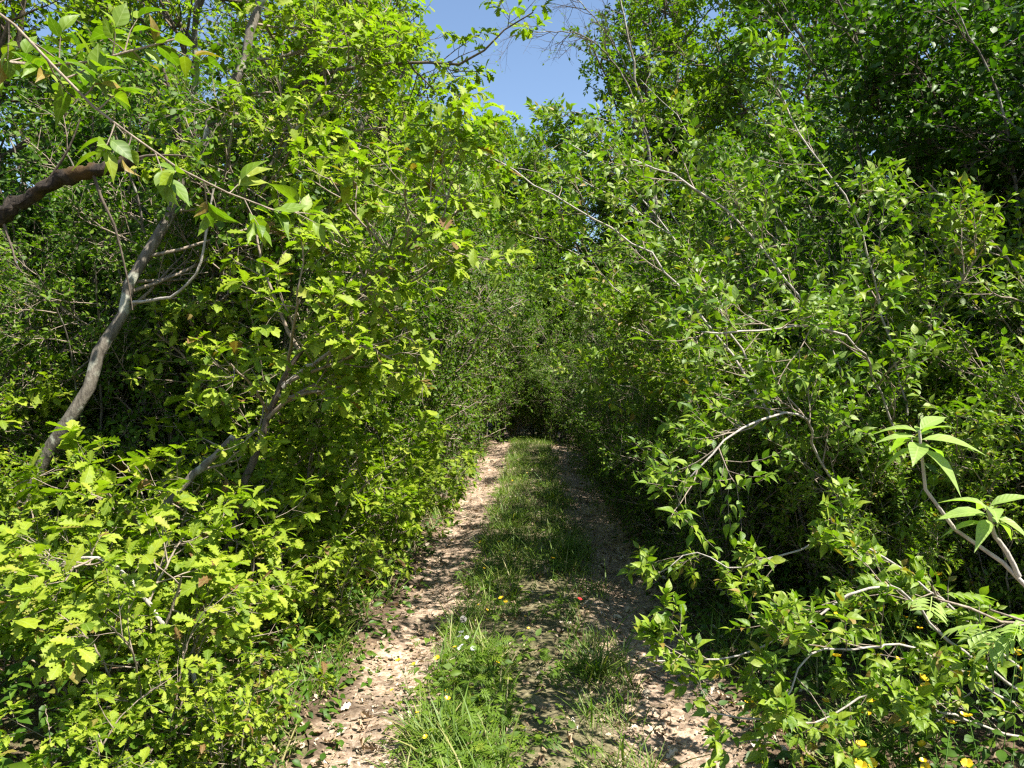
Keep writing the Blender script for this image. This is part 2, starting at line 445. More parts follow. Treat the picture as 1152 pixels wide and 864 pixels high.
def realise(name, base, stems, levels, leaf, rng, label, cat, group=None, trunk='trunk', wood=M_BARK, twig=M_TWIG, min_z=0.02, crown='foliage', sides=(9, 5, 4, 3), split=100):
    """make a plant as an Empty with parts trunk / branches / foliage; coordinates are in the place"""
    base = np.asarray(base, float)
    woods, (p, d, up, sz), owns = foliate(stems, levels, leaf, rng, min_z)
    root = empty(name, base, label, cat, group)
    P0, R0 = woods[0]
    P0 = P0 - base
    if len(P0) == 1 or trunk == 'stem':
        for i in range(len(P0)):
            link(trunk, tubes(name + '_' + trunk, [(P0[i:i + 1], R0[i:i + 1], sides[0])], wood), root)
    else:
        link(trunk, tubes(name + '_' + trunk, [(P0, R0, sides[0])], wood), root)
    g = [(w - base, r, sides[min(i + 1, 3)]) for i, (w, r) in enumerate(woods[1:])]
    nb = len(g) and len(g[0][0])
    if 0 < nb <= split:
        for i in range(nb):
            link('branch', tubes(name + '_branch', [(w[ow == i], r[ow == i], k) for (w, r, k), ow in zip(g, owns[1:])], twig), root)
    elif g: link('branches', tubes(name + '_branches', g, twig), root)
    if len(p):
        link(crown, leaves_mesh(name + '_' + crown, leaf['tm'], p - base, d, up, sz, leaf['mat'], rng, leaf.get('width', 1.0)), root)
    return root

# ------------------------------------------------------------------ ground and track
def axis_steps(lo, hi, step, far, ratio=1.35):
    a = list(np.arange(lo, hi + 1e-6, step)); s = step
    while a[-1] < far: s *= ratio; a.append(a[-1] + s)
    s = step
    while a[0] > -far: s *= ratio; a.insert(0, a[0] - s)
    return np.array(a)

def sheet(name, xs, ys, zfun, mat, edge=None):
    X, Y = np.meshgrid(xs, ys)
    if edge is not None: X = edge(X, Y)
    Z = zfun(X, Y)
    ny, nx = X.shape
    V = np.stack([X, Y, Z], -1).reshape(-1, 3)
    idx = np.arange(nx * ny).reshape(ny, nx)
    q = np.stack([idx[:-1, :-1], idx[:-1, 1:], idx[1:, 1:], idx[1:, :-1]], -1).reshape(-1, 4)
    return link(name, mesh(name, V, [q], mat))

def ground_mat(name, track):
    m, nt, out = new_mat(name); L = nt.links.new
    tc = N(nt, 'ShaderNodeTexCoord'); ob = tc.outputs['Object']
    def noise(sc, det=4, rough=0.6):
        n = N(nt, 'ShaderNodeTexNoise'); n.inputs['Scale'].default_value = sc; n.inputs['Detail'].default_value = det
        n.inputs['Roughness'].default_value = rough; L(ob, n.inputs['Vector']); return n.outputs[0]
    vo = N(nt, 'ShaderNodeTexVoronoi'); vo.inputs['Scale'].default_value = 28; L(ob, vo.inputs['Vector'])
    n1 = noise(5); n2 = noise(45, 5, 0.7); n3 = noise(1.3, 2)
    if track: base = ramp(nt, n2, [(0.25, (0.13, 0.085, 0.055)), (0.5, (0.31, 0.225, 0.155)), (0.75, (0.50, 0.41, 0.32))])
    else: base = ramp(nt, n2, [(0.3, (0.05, 0.034, 0.022)), (0.55, (0.13, 0.088, 0.055)), (0.8, (0.24, 0.17, 0.11))])
    hs = N(nt, 'ShaderNodeHueSaturation'); L(base.outputs[0], hs.inputs['Color'])
    sx = N(nt, 'ShaderNodeSeparateXYZ'); L(vo.outputs['Color'], sx.inputs[0])
    L(mathn(nt, 'MULTIPLY_ADD', sx.outputs[0], 0.7, 0.65), hs.inputs['Value'])
    col = hs.outputs[0]
    green = N(nt, 'ShaderNodeMix', data_type='RGBA')
    if track:
        sp = N(nt, 'ShaderNodeSeparateXYZ'); L(ob, sp.inputs[0])
        d = mathn(nt, 'ABSOLUTE', mathn(nt, 'ADD', sp.outputs[0], 0.03))
        d = mathn(nt, 'ADD', d, mathn(nt, 'MULTIPLY_ADD', n1, 0.5, -0.25))
        f = ramp(nt, d, [(0.28, (0.75, 0.75, 0.75)), (0.46, (0, 0, 0))]).outputs[0]
    else:
        f = ramp(nt, n1, [(0.45, (0, 0, 0)), (0.6, (0.8, 0.8, 0.8))]).outputs[0]
    if track:
        ed = ramp(nt, mathn(nt, 'ADD', mathn(nt, 'ABSOLUTE', sp.outputs[0]), mathn(nt, 'MULTIPLY_ADD', n1, 0.5, -0.25)), [(0.86, (0, 0, 0)), (1.06, (1, 1, 1))]).outputs[0]
        fl = ramp(nt, n2, [(0.3, (0.05, 0.034, 0.022)), (0.55, (0.13, 0.088, 0.055)), (0.8, (0.24, 0.17, 0.11))])
        em = N(nt, 'ShaderNodeMix', data_type='RGBA'); L(ed, em.inputs['Factor']); L(col, em.inputs['A']); L(fl.outputs[0], em.inputs['B']); col = em.outputs['Result']
        dp = N(nt, 'ShaderNodeHueSaturation'); L(col, dp.inputs['Color']); L(ramp(nt, n3, [(0.36, (0.62,) * 3), (0.58, (1.2,) * 3)]).outputs[0], dp.inputs['Value']); col = dp.outputs[0]
    L(f, green.inputs['Factor']); L(col, green.inputs['A'])
    gr = ramp(nt, n2, [(0.3, (0.055, 0.06, 0.022)), (0.7, (0.15, 0.145, 0.06))]); L(gr.outputs[0], green.inputs['B'])
    pb = N(nt, 'ShaderNodeBsdfPrincipled'); L(green.outputs['Result'], pb.inputs['Base Color']); pb.inputs['Roughness'].default_value = 0.9
    pb.inputs['Specular IOR Level'].default_value = 0.2
    bp = N(nt, 'ShaderNodeBump'); bp.inputs['Strength'].default_value = 0.8; bp.inputs['Distance'].default_value = 0.02
    L(mathn(nt, 'ADD', n2, mathn(nt, 'MULTIPLY', vo.outputs['Distance'], -0.6)), bp.inputs['Height']); L(bp.outputs[0], pb.inputs['Normal'])
    L(pb.outputs[0], out.inputs[0])
    return m

tag(sheet('forest_floor', axis_steps(-4, 4, 0.08, 500), axis_steps(-3, 24, 0.12, 500), lambda x, y: gz(x, y) - 0.0, ground_mat('forest_floor_litter', False)), kind='structure')
def tr_edge(X, Y):
    s = np.sign(X); e = np.clip((np.abs(X) - 0.7) / 0.45, 0, 1)
    return X + s * e * (0.10 * np.sin(Y * 1.7 + s) + 0.07 * np.sin(Y * 4.3 + 2 * s) + 0.04 * np.sin(Y * 9.7))
def tr_z(x, y):
    lift = 0.012 * np.clip((1.35 - np.abs(x)) / 0.25, 0, 1)
    return gz(x, y) + 0.003 + lift + 0.004 * np.sin(x * 31 + y * 13) * np.sin(y * 27 - x * 9)
tag(sheet('track', np.linspace(-1.15, 1.15, 70), np.arange(-2.5, 22, 0.07), tr_z, ground_mat('track_litter', True), tr_edge), kind='structure')

# ------------------------------------------------------------------ plant recipes
def arch_stems(n, h, spread, r, rng, lean=(0, 0), base=0.25, droop=0.35):
    out = []
    a0 = rng.uniform(0, 6.28)
    for k in range(n):
        a = a0 + k * 6.283 / n + rng.normal(0, 0.3)
        rr = spread * rng.uniform(0.35, 1.1); hh = h * rng.uniform(0.65, 1.05)
        d = np.array([math.cos(a), math.sin(a)])
        b = d * base * rng.uniform(0.2, 1)
        e = d * rr + np.array(lean)
        pts = [(b[0], b[1], -0.03), (b[0] + e[0] * .18, b[1] + e[1] * .18, hh * .38), (b[0] + e[0] * .5, b[1] + e[1] * .5, hh * .75), (b[0] + e[0], b[1] + e[1], hh * (1 - droop * 0.25 * rng.uniform(0, 1)))]
        out.append((pts, r * rng.uniform(0.7, 1.2), r * 0.22))
    return out

def proto_shrub(rng, leafmat, tm, size, h=3.0, spread=1.3, lpt=7, name='shrub', nst=9, n1=11, wood=M_BARK, twig=M_TWIG):
    st = arch_stems(nst, h, spread, 0.022, rng)
    lv = [dict(n=n1, t=(0.06, 1.0), ang=55, len=0.85, fall=0.55, r=0.010, pts=6, wander=0.14, trop=0.03, flat=0.8),
          dict(n=7, t=(0.15, 1.0), ang=50, len=0.36, fall=0.4, r=0.005, pts=4, wander=0.16, trop=0.02),
          dict(n=4, t=(0.2, 1.0), ang=45, len=0.17, fall=0.2, r=0.0025, pts=4, wander=0.18, trop=0.05)]
    lf = dict(tm=tm, mat=leafmat, mode='alt', m=lpt, size=size, ang=55, nup=0.9, nj=0.55)
    return realise(name, (0, 0, 0), st, lv, lf, rng, 'x', 'shrub', None, trunk='stem', wood=wood, twig=twig, sides=(6, 4, 3, 3), split=0)

def proto_tree(rng, leafmat, tm, size, h=9.0, r=0.11, crown0=0.18, L1=2.3, n1=26, lpt=8, name='tree', wood=M_BARK, twig=M_DTWIG, n2=9, n3=6, lean=0.3, keep=1.0):
    a = rng.uniform(0, 6.28)
    dx, dy = lean * math.cos(a), lean * math.sin(a)
    st = [([(0, 0, -0.05), (dx * .4, dy * .2, h * .3), (dx, dy, h * .65), (dx * .8, dy * 1.3, h)], r, 0.02)]
    lv = [dict(n=n1, t=(crown0, 1.0), ang=58, angj=14, len=L1, fall=0.62, peak=0.25, r=0.04, pts=7, wander=0.12, trop=0.10, keep=keep),
          dict(n=n2, t=(0.2, 1.0), ang=48, len=0.85, fall=0.45, r=0.013, pts=5, wander=0.15, trop=0.03),
          dict(n=n3, t=(0.15, 1.0), ang=48, len=0.36, fall=0.3, r=0.005, pts=4, wander=0.16, trop=0.02)]
    lf = dict(tm=tm, mat=leafmat, mode='alt', m=lpt, size=size, ang=55, nup=1.0, nj=0.5)
    return realise(name, (0, 0, 0), st, lv, lf, rng, 'x', 'tree', None, wood=wood, twig=twig, sides=(8, 5, 3, 3), crown='crown', split=0)

def R_(s): return np.random.default_rng(s)
DOG_LV = [dict(n=12, t=(0.25, 1.0), ang=48, len=0.62, fall=0.5, r=0.006, pts=6, wander=0.13, trop=0.06, flat=0.8),
          dict(n=6, t=(0.2, 1.0), ang=48, len=0.22, fall=0.3, r=0.003, pts=4, wander=0.14, trop=0.12)]
def dog_leaf(size=0.047, m=10, tm=DOG, **k):
    return dict(dict(also_tip=True, tm=tm, mat=M_DOG, mode='pairs', m=m, size=size, ang=52, t0=0.15, nup=0.8, nj=0.4, lift=0.12, flat=0.8), **k)
def proto_dog(rng, h=2.6, spread=1.2, name='dogwood_shrub'):
    st = arch_stems(9, h, spread, 0.017, rng)
    lv = [dict(DOG_LV[0], t=(0.05, 1.0), n=15), dict(DOG_LV[1], n=10)]
    return realise(name, (0, 0, 0), st, lv, dog_leaf(), rng, 'x', 'shrub', None, trunk='stem', wood=M_TWIG, twig=M_TWIG, sides=(6, 4, 3, 3), split=0)
def proto_oakling(rng, h=1.1, spread=0.75, name='oak_sapling', nst=5, n1=8, n2=4):
    st = arch_stems(nst, h, spread, 0.010, rng, base=0.12)
    lv = [dict(n=n1, t=(0.15, 1.0), ang=58, len=0.42, fall=0.45, r=0.005, pts=5, wander=0.12, trop=0.02, flat=0.45),
          dict(n=n2, t=(0.3, 1.0), ang=50, len=0.15, fall=0.3, r=0.003, pts=4, wander=0.12, trop=0.05, flat=0.5)]
    lf = dict(tm=OAK, mat=M_OAK, mode='tip', m=8, span=0.4, size=0.078, ang=62, nup=1.2, nj=0.32, flat=0.45, lift=0.02)
    return realise(name, (0, 0, 0), st, lv, lf, rng, 'x', 'sapling', None, trunk='stem', wood=M_TWIG, twig=M_TWIG, sides=(6, 4, 3, 3), split=100)

protos = {
    'haw': [proto_shrub(R_(11 + i), M_HAW, SML, 0.042, name='hedge_shrub') for i in range(3)],
    'drk': [proto_shrub(R_(21 + i), M_DRK, SML, 0.055, h=4.4, spread=1.5, name='elder_shrub', lpt=7, n1=14, nst=10, twig=M_DTWIG) for i in range(2)],
    'dog': [proto_dog(R_(31 + i)) for i in range(3)],
    'oakl': [proto_oakling(R_(41 + i), n1=8, n2=4) for i in range(3)],
    'oakh': [proto_oakling(R_(46 + i), h=2.3, spread=.9, name='tall_oak_sapling', nst=4, n1=14, n2=4) for i in range(2)],
    'map': [proto_tree(R_(51 + i), M_MAP, TINY, 0.092, name='maple_tree', L1=2.5, n1=32, lpt=9) for i in range(3)],
    'bush': [proto_tree(R_(71 + i), M_MAP, SML, 0.075, h=7.0, r=0.07, crown0=0.04, L1=2.2, n1=40, n2=10, lpt=9, name='bushy_tree') for i in range(2)],
    'oakt': [proto_tree(R_(61 + i), M_OAKF, OAKM, 0.085, h=6.5, r=0.07, L1=1.7, n1=20, name='oak_tree', lpt=5) for i in range(2)],
}
used = set()
def place(kind, v, x, y, rz, sc, label, group=None, sz=1.0, name=None):
    src = protos[kind][v % len(protos[kind])]
    if src.name in used: o = copy_tree(src)
    else: o = src; used.add(src.name)
    o.location = (x, y, float(gz(x, y)) - 0.01); o.rotation_euler = (0, 0, rz); o.scale = (sc, sc, sc * sz)
    o['label'] = label
    if group: o['group'] = group
    if name: o.name = name
    return o
ORD = ['first', 'second', 'third', 'fourth', 'fifth', 'sixth', 'seventh', 'eighth', 'ninth', 'tenth', 'eleventh', 'twelfth']

# hedge shrubs along the two sides of the track, each counted away from the camera
LH = [(-2.6, 5.6, 0, 1.0), (-2.3, 6.2, 1, 1.05), (-1.95, 7.6, 2, 1.05), (-1.75, 9.0, 0, 1.1), (-1.6, 10.4, 1, 1.15), (-1.6, 12.0, 2, 1.15), (-1.55, 13.7, 0, 1.15), (-1.45, 15.5, 1, 1.2), (-1.4, 17.4, 2, 1.2)]
for i, (x, y, v, s) in enumerate(LH):
    place('haw', v, x, y, i * 1.3, s, '%s small-leaved green shrub from the camera in the hedge left of the track' % ORD[i], 'small-leaved shrubs along the left rut', sz=1.1)
RH = [(2.4, 5.9, 1, .95), (2.25, 7.2, 0, .9), (2.1, 8.5, 2, .9), (2.0, 9.9, 1, .9), (1.95, 11.5, 0, .92), (1.95, 13.2, 2, .95), (2.0, 15.0, 1, .95), (2.3, 17.0, 0, .9)]
for i, (x, y, v, s) in enumerate(RH):
    place('haw', v, x, y, 2 + i * 1.7, s, '%s small-leaved shaded shrub from the camera in the hedge right of the track' % ORD[i], 'small-leaved shrubs along the right rut', sz=1.1)
LX = [(-3.3, 5.6, 1, .75, 'small-leaved shrub filling the gap directly behind the leaning trunk'), (-4.1, 5.2, 2, .8, 'small-leaved shrub at the left edge behind the leaning trunk'), (-3.5, 6.6, 0, .85, 'tall small-leaved shrub farther behind the leaning trunk')]
for i, (x, y, v, s, l) in enumerate(LX):
    place('haw', v, x, y, i * 2.7 + 1, s, l, 'small-leaved shrubs behind the leaning trunk')
RX = [(1.4, 4.9, 0, .5), (1.3, 6.1, 1, .54), (1.22, 7.3, 2, .56), (1.18, 8.7, 0, .58), (1.15, 10.4, 1, .6), (1.12, 12.4, 2, .62)]
for i, (x, y, v, s) in enumerate(RX):
    place('haw', v, x, y, i * 2.2 + .3, s, '%s low bush from the camera pressed against the right rut' % ORD[i], 'low bushes at the edge of the right rut')
RB = [(2.75, 4.7, 2, .72, 'small-leaved shrub filling the dark hollow under the tall dogwoods at the right'), (3.3, 3.5, 0, .62, 'small-leaved shrub at the right edge behind the ash twig'), (2.1, 3.95, 1, .4, 'low small-leaved bush in the hollow right of the rut')]
for i, (x, y, v, s, l) in enumerate(RB):
    place('haw', v, x, y, i * 1.8 + 2, s, l, 'small-leaved shrubs filling the right bank')
END = [(-0.75, 18.9, 2, 1.2), (0.85, 18.3, 1, 1.15), (1.9, 21.5, 0, 1.6), (-2.1, 21.6, 1, 1.6), (0.1, 23.0, 2, 1.9), (0.05, 18.6, 0, .8), (0.45, 17.5, 2, .62), (-0.45, 17.9, 1, .66), (1.15, 17.2, 0, .7)]
ENDL = ['dark bush at the left of the black gap where the track ends', 'dense leafy bush to the right of the black gap closing the track', 'bush behind the right edge of the far end of the track',
        'bush behind the left edge of the far end of the track', 'tall bush standing in the gap straight beyond the end of the track', 'low bush filling the foot of the gap at the end of the track', 'small bush nearest the camera in front of the gap where the track ends', 'small bush left of the nearest one at the end of the track', 'small bush at the end of the right rut']
for i, (x, y, v, s) in enumerate(END):
    place('haw', v, x, y, i * 2.1, s, ENDL[i], 'bushes closing the far end of the track')
DK = [(4.3, 4.6, 0, 1.0, 'tall dark green shrub with glossy leaves filling the upper right edge'), (3.5, 6.3, 1, 1.05, 'dark glossy-leaved shrub behind the right dogwoods, second from the right edge'),
      (3.7, 8.4, 0, 1.0, 'dark glossy-leaved tall shrub right of the track, third from the right edge'), (5.4, 6.6, 1, 1.2, 'dark shrub at the right edge behind the nearest dark shrub'),
      (3.8, 10.8, 1, 1.0, 'dark tall shrub behind the fifth right hedge shrub'), (3.7, 13.6, 0, 1.0, 'dark tall shrub farthest along behind the right hedge'), (5.0, 9.0, 0, 1.35, 'dark tall shrub deep behind the right hedge'), (3.7, 5.2, 1, 1.1, 'dark glossy-leaved shrub right above the tall dogwood at the upper right'), (5.3, 5.4, 0, 1.15, 'dark tall shrub just outside the right edge')]
for i, (x, y, v, s, l) in enumerate(DK):
    place('drk', v, x, y, i * 1.9 + .5, s, l, 'dark glossy shrubs behind the right hedge')
DLF = [(-4.0, 6.6, 1, 1.0, 'dark understorey shrub behind the leaning grey trunk'), (-3.6, 9.0, 0, 1.05, 'dark understorey shrub second behind the left hedge'), (-5.6, 8.2, 1, 1.1, 'dark understorey shrub at the left edge below the rotten limb'),
       (-3.2, 12.2, 0, 1.3, 'dark shrub far behind the left hedge'), (-3.0, 15.5, 1, 1.4, 'dark shrub farthest along behind the left hedge')]
for i, (x, y, v, s, l) in enumerate(DLF):
    place('drk', v, x, y, i * 2.3, s, l, 'dark shrubs under the left trees')
DG = [(2.0, 4.6, 0, .95, 1.2, 'leafy dogwood in the middle of the right bank, lit leaf tips'), (3.1, 3.9, 1, 1.0, .3, 'leafy dogwood behind the pale ash twig at the right'), (2.3, 3.5, 2, .5, 2.2, 'low dogwood at the lower right above the yellow flowers'),
      (3.4, 5.4, 2, 1.2, 4.0, 'tall dogwood at the right behind the middle dogwood'), (-2.3, 2.45, 1, .36, .9, 'low dogwood with smooth pointed leaves in the lower left corner'), (-3.3, 3.5, 0, .6, 2.9, 'dogwood bush at the left edge behind the lower left corner'),
      (1.9, 4.2, 1, .5, 5.0, 'low dogwood beside the right rut below the arching twigs'), (1.75, 5.3, 2, .6, 3.1, 'small dogwood beside the right rut, second from the camera'),
      (1.7, 6.6, 0, .6, 1.1, 'small dogwood beside the right rut, third from the camera'), (2.6, 3.6, 1, .75, 2.6, 'mid-height dogwood below the ash leaves at the right'), (1.5, 7.9, 1, .6, 2.4, 'small dogwood beside the right rut, fourth from the camera'), (2.9, 3.2, 2, .6, 1.0, 'low dogwood under the bare ash twig at the right edge'), (2.25, 4.0, 0, .62, 2.9, 'low leafy dogwood in the deep shade under the arching twigs'), (2.5, 2.85, 1, .36, 5.5, 'small dogwood among the yellow flowers at the lower right'), (3.3, 4.6, 0, .9, 3.3, 'dogwood behind the ash leaves, deep in the right bank'), (1.85, 3.75, 2, .42, 1.9, 'low dogwood in the dark hollow right of the track below the arching spray'), (1.95, 4.95, 1, .62, 4.9, 'dogwood in the dark hollow behind the low sprays at the right')]
for x, y, v, s, rz, l in DG:
    place('dog', v, x, y, rz, s, l, 'dogwood shrubs')
OK = [(-1.5, 2.85, 0, .66, 0, 'lowest yellow-green oak sapling at the lower left beside the litter rut'), (-2.0, 3.25, 1, .85, 2, 'yellow-green oak sapling around the bent pale stem at lower left'), (-1.6, 3.95, 2, .8, 4, 'bright oak sapling right of the bent pale stem, leaning over the left rut'),
      (-1.5, 4.8, 0, 1.0, 1, 'oak sapling at the left rut behind the two bright ones'), (-1.38, 5.9, 1, 1.0, 3, 'oak sapling edging the left rut, fifth from the camera'), (-2.5, 3.5, 2, .7, 5, 'taller oak sapling in front of the leaning grey trunk'),
      (-1.3, 7.2, 2, 1.0, 3.4, 'farthest oak sapling edging the left rut'), (-1.15, 2.75, 2, .45, 1.6, 'small oak sapling spreading over the pale litter at the bottom left of the track'), (-1.5, 3.4, 0, .6, 4.6, 'bright oak sapling between the lowest oak and the left rut'), (-1.55, 2.35, 1, .5, 2.6, 'small oak sapling at the bottom edge in front of the lower left litter'), (-1.2, 4.45, 1, .6, .7, 'small oak sapling crowding the left rut beside the tall loose oak'), (-1.15, 5.5, 2, .62, 2.2, 'small oak sapling crowding the left rut, second from the camera'), (-1.12, 6.6, 0, .62, 3.9, 'small oak sapling crowding the left rut, third from the camera'),
      (-1.1, 8.2, 1, .7, 5.2, 'small oak sapling crowding the left rut, farthest from the camera'), (-2.75, 4.15, 2, .8, 1.1, 'oak sapling half hiding the foot of the leaning trunk'), (-2.2, 4.4, 1, 1.15, 3.0, 'oak sapling between the leaning trunk and the thin dark stem')]
for x, y, v, s, rz, l in OK:
    place('oakl', v, x, y, rz, s, l, 'oak saplings left of the track')
OH = [(-1.7, 4.9, 0, .9, 0, 'tall loose oak sapling standing between the bright saplings and the leaning trunk'), (-1.75, 5.3, 1, 1.0, 1, 'tall loose oak sapling by the left rut, second from the camera'), (-3.75, 4.3, 1, 1.0, 4, 'tall oak sapling at the left edge beside the leaning trunk'),
      (-1.65, 6.7, 0, 1.0, 2.5, 'tall loose oak sapling farthest along the left rut')]
for x, y, v, s, rz, l in OH:
    place('oakh', v, x, y, rz, s, l, 'tall oak saplings left of the track')
OT = [(-3.4, 7.6, 0, 1.0, 'young oak tree behind the left hedge with yellow-green crown'), (-2.7, 10.6, 1, 1.1, 'young oak tree left of the sky gap with thin pale crown'), (-5.2, 6.2, 1, 1.0, 'young oak at the upper left edge above the rotten limb'),
      (-4.6, 12.0, 0, 1.15, 'taller oak farther back at the upper left')]
for i, (x, y, v, s, l) in enumerate(OT):
    place('oakt', v, x, y, i * 1.7, s, l, 'young oaks left of the track')
MP = [(-3.7, 15.4, 0, 1.0, 'maple with light crown left behind the sky gap'), (-1.5, 23.5, 1, .98, 'maple at the foot of the sky gap, left of it'), (0.6, 24.0, 2, 1.0, 'maple directly under the sky gap at the far end'), (3.7, 21.5, 0, 1.32, 'maple with rounded sunlit crown right of the sky gap'),
      (6.9, 18.0, 1, 1.2, 'maple behind the right hedge with hazy sunlit crown'), (5.9, 11.4, 2, 1.0, 'maple rising behind the dark shrubs at the upper right'), (7.2, 8.6, 0, 1.0, 'maple at the upper right corner'), (6.2, 20.0, 1, 1.45, 'tall maple far right of the sky gap'),
      (-9.2, 15.5, 1, 1.15, 'maple deep in the wood at the left'), (-4.2, 20.5, 2, 1.1, 'maple deep in the wood left of the track end'), (-0.2, 28.0, 0, 1.0, 'maple behind the one under the sky gap'), (-0.3, 21.8, 1, .78, 'lower maple in front of the two under the sky gap'), (4.3, 24.0, 2, 1.6, 'tall pale crown directly right of the sky gap behind the dry twigs'), (8.8, 12.6, 0, 1.2, 'taller maple behind the upper right maples')]
for i, (x, y, v, s, l) in enumerate(MP):
    place('map', v, x, y, i * 1.1, s, l, 'maple trees of the wood')
BU = [(0.4, 20.6, 0, 1.0, 'bushy tree straight ahead where the track ends'), (-2.3, 18.4, 1, 1.0, 'bushy tree left of the end of the track'), (3.4, 22.6, 1, 1.05, 'bushy tree right of the end of the track'), (3.3, 14.0, 0, .6, 'lower bushy tree along the right hedge before the end'),
      (-2.8, 14.2, 0, .85, 'lower bushy tree along the left hedge before the end'), (2.9, 10.5, 1, .62, 'small bushy tree behind the middle of the right hedge'), (5.6, 21.8, 0, 1.3, 'bushy tree under the rounded crown right of the sky gap')]
for i, (x, y, v, s, l) in enumerate(BU):
    place('bush', v, x, y, i * 1.3 + .4, s, l, 'bushy trees closing the view along the track')
FAR = [(-10, 20), (-15, 14), (-9, 27), (-5, 29), (2, 32), (4.5, 28), (9.5, 26), (11, 17), (10, 11), (14, 22), (-14, 23), (-2.5, 35), (7, 34), (-9, 36), (16, 31)]
for i, (x, y) in enumerate(FAR):
    place('map', i, x, y, i * 0.9, 1.05 + 0.1 * (i % 3), 'green tree of the far wood seen through the nearer leaves', 'trees of the far wood')

# ------------------------------------------------------------------ single plants near the camera
G = lambda x, y: np.array([x, y, float(gz(x, y)) - 0.03])
OAK_LV = [dict(n=20, t=(0.3, 1.0), ang=60, len=1.05, fall=0.35, r=0.013, pts=7, wander=0.13, trop=0.01, flat=0.6),
          dict(n=7, t=(0.2, 1.0), ang=48, len=0.42, fall=0.35, r=0.005, pts=5, wander=0.13, trop=0.02, flat=0.45),
          dict(n=3, t=(0.35, 1.0), ang=45, len=0.15, fall=0.3, r=0.003, pts=4, wander=0.12, trop=0.05, flat=0.5)]
def oak_leaf(**k):
    return dict(dict(tm=OAK, mat=M_OAK, mode='tip', m=7, span=0.35, size=0.072, ang=62, nup=1.2, nj=0.32, flat=0.45, lift=0.0), **k)
def lv_with(lvs, *mods):
    return [dict(l, **m) for l, m in zip(lvs, list(mods) + [{}] * len(lvs))]

b = P(-45, 722, 4.5); b = G(b[0], b[1])
lo = realise('leaning_oak', b, [([b, P(15, 592, 4.5), P(70, 492, 4.5), P(96, 440, 4.5), P(140, 340, 4.6), P(195, 235, 4.75), P(250, 120, 4.9), P(292, 0, 5.0), P(325, -150, 5.2), P(345, -330, 5.4)], .043, .022)],
        lv_with(OAK_LV, dict(n=34, t=(0.30, 1.0), len=1.25, bias=(0.25, 0.95, 0))), oak_leaf(), R_(101),
        'slim grey oak trunk leaning to the right through the left leaves', 'tree', wood=M_BARK, twig=M_TWIG, sides=(10, 5, 4, 3))
link('dead_branch', tubes('dead_branch', [((smooth_line([P(150, 340, 4.6), P(178, 336, 4.5), P(203, 328, 4.45), P(226, 295, 4.4), P(237, 230, 4.4), P(246, 190, 4.4)], 16, .003, R_(132)) - b)[None], np.linspace(.011, .005, 16)[None], 6)], M_PALE), lo)
b = P(225, 765, 4.2); b = G(b[0], b[1])
o = realise('overhanging_oak', b, [([b, P(262, 590, 4.2), P(285, 515, 4.2), P(305, 465, 4.2), P(335, 400, 4.2), P(385, 355, 4.2), P(430, 310, 4.2), P(475, 265, 4.1), P(520, 235, 4.0)], .032, .005)],
        lv_with(OAK_LV, dict(n=20, t=(0.42, 1.0), len=0.75, fall=.4), dict(n=6, len=.34)), oak_leaf(size=.076), R_(102),
        'thin dark oak stem rising to the right with bright leaves hanging over the track', 'tree', wood=M_DTWIG, twig=M_TWIG)
link('broken_branch', tubes('broken_branch', [((smooth_line([P(318, 436, 4.17), P(340, 417, 4.15), P(368, 398, 4.12), P(396, 377, 4.1)], 12, .003, R_(131)) - b)[None], np.linspace(.013, .009, 12)[None], 7)], M_PALE), o)
b = P(118, 768, 3.8); b = G(b[0], b[1])
realise('broken_stem', b, [([b, P(140, 650, 3.8), P(190, 565, 3.8), P(228, 525, 3.85), P(264, 491, 3.9)], .026, .017)], lv_with(OAK_LV, dict(n=4, t=(.3, 1), len=.45), dict(n=3, len=.2))[:2] , oak_leaf(m=4), R_(103),
        'crooked dead-tipped stem broken off short among the left oak saplings', 'sapling', wood=M_BARK)
b = P(240, 800, 3.15); b = G(b[0], b[1])
realise('bent_oak_stem', b, [([b, P(222, 775, 3.1), P(205, 735, 3.05), P(175, 690, 3.0), P(148, 655, 3.0), P(120, 632, 3.0), P(85, 628, 3.0), P(40, 650, 3.0)], .013, .006)],
        lv_with(OAK_LV, dict(n=9, t=(.3, 1), len=.42), dict(n=4, len=.2)), oak_leaf(m=5), R_(104), 'pale bent oak stem bowing to the left above the bottom left leaves', 'sapling', wood=M_PALE)
b = G(-3.0, 5.9)
realise('arching_oak', b, [([b, P(205, 430, 5.9), P(235, 250, 5.7), P(300, 130, 5.4), P(376, 82, 5.2), P(480, 73, 5.0), P(529, 66, 5.0), P(572, 38, 4.9), P(596, 14, 4.9)], .05, .004)],
        lv_with(OAK_LV, dict(n=13, t=(0.25, .97), len=0.55, fall=.75), dict(n=5)), oak_leaf(size=.068, also_tip=True), R_(105), 'oak arching over the track with a leafy twig tip against the blue sky', 'tree', wood=M_DTWIG, twig=M_DTWIG)
b = G(-2.75, 5.3)
realise('bright_oak', b, [([b, P(240, 480, 5.2), P(250, 330, 5.1), P(300, 200, 5.0), P(350, 120, 5.0), P(395, 50, 5.0)], .038, .005)],
        lv_with(OAK_LV, dict(n=20, t=(0.3, 1.0), len=0.8, bias=(-.1, .2, 0))), oak_leaf(size=.07, also_tip=True), R_(125), 'oak with bright lobed leaves left of the sky gap, rising behind the overhanging stem', 'tree', wood=M_BARK, twig=M_TWIG)
b = G(-2.35, 1.55)
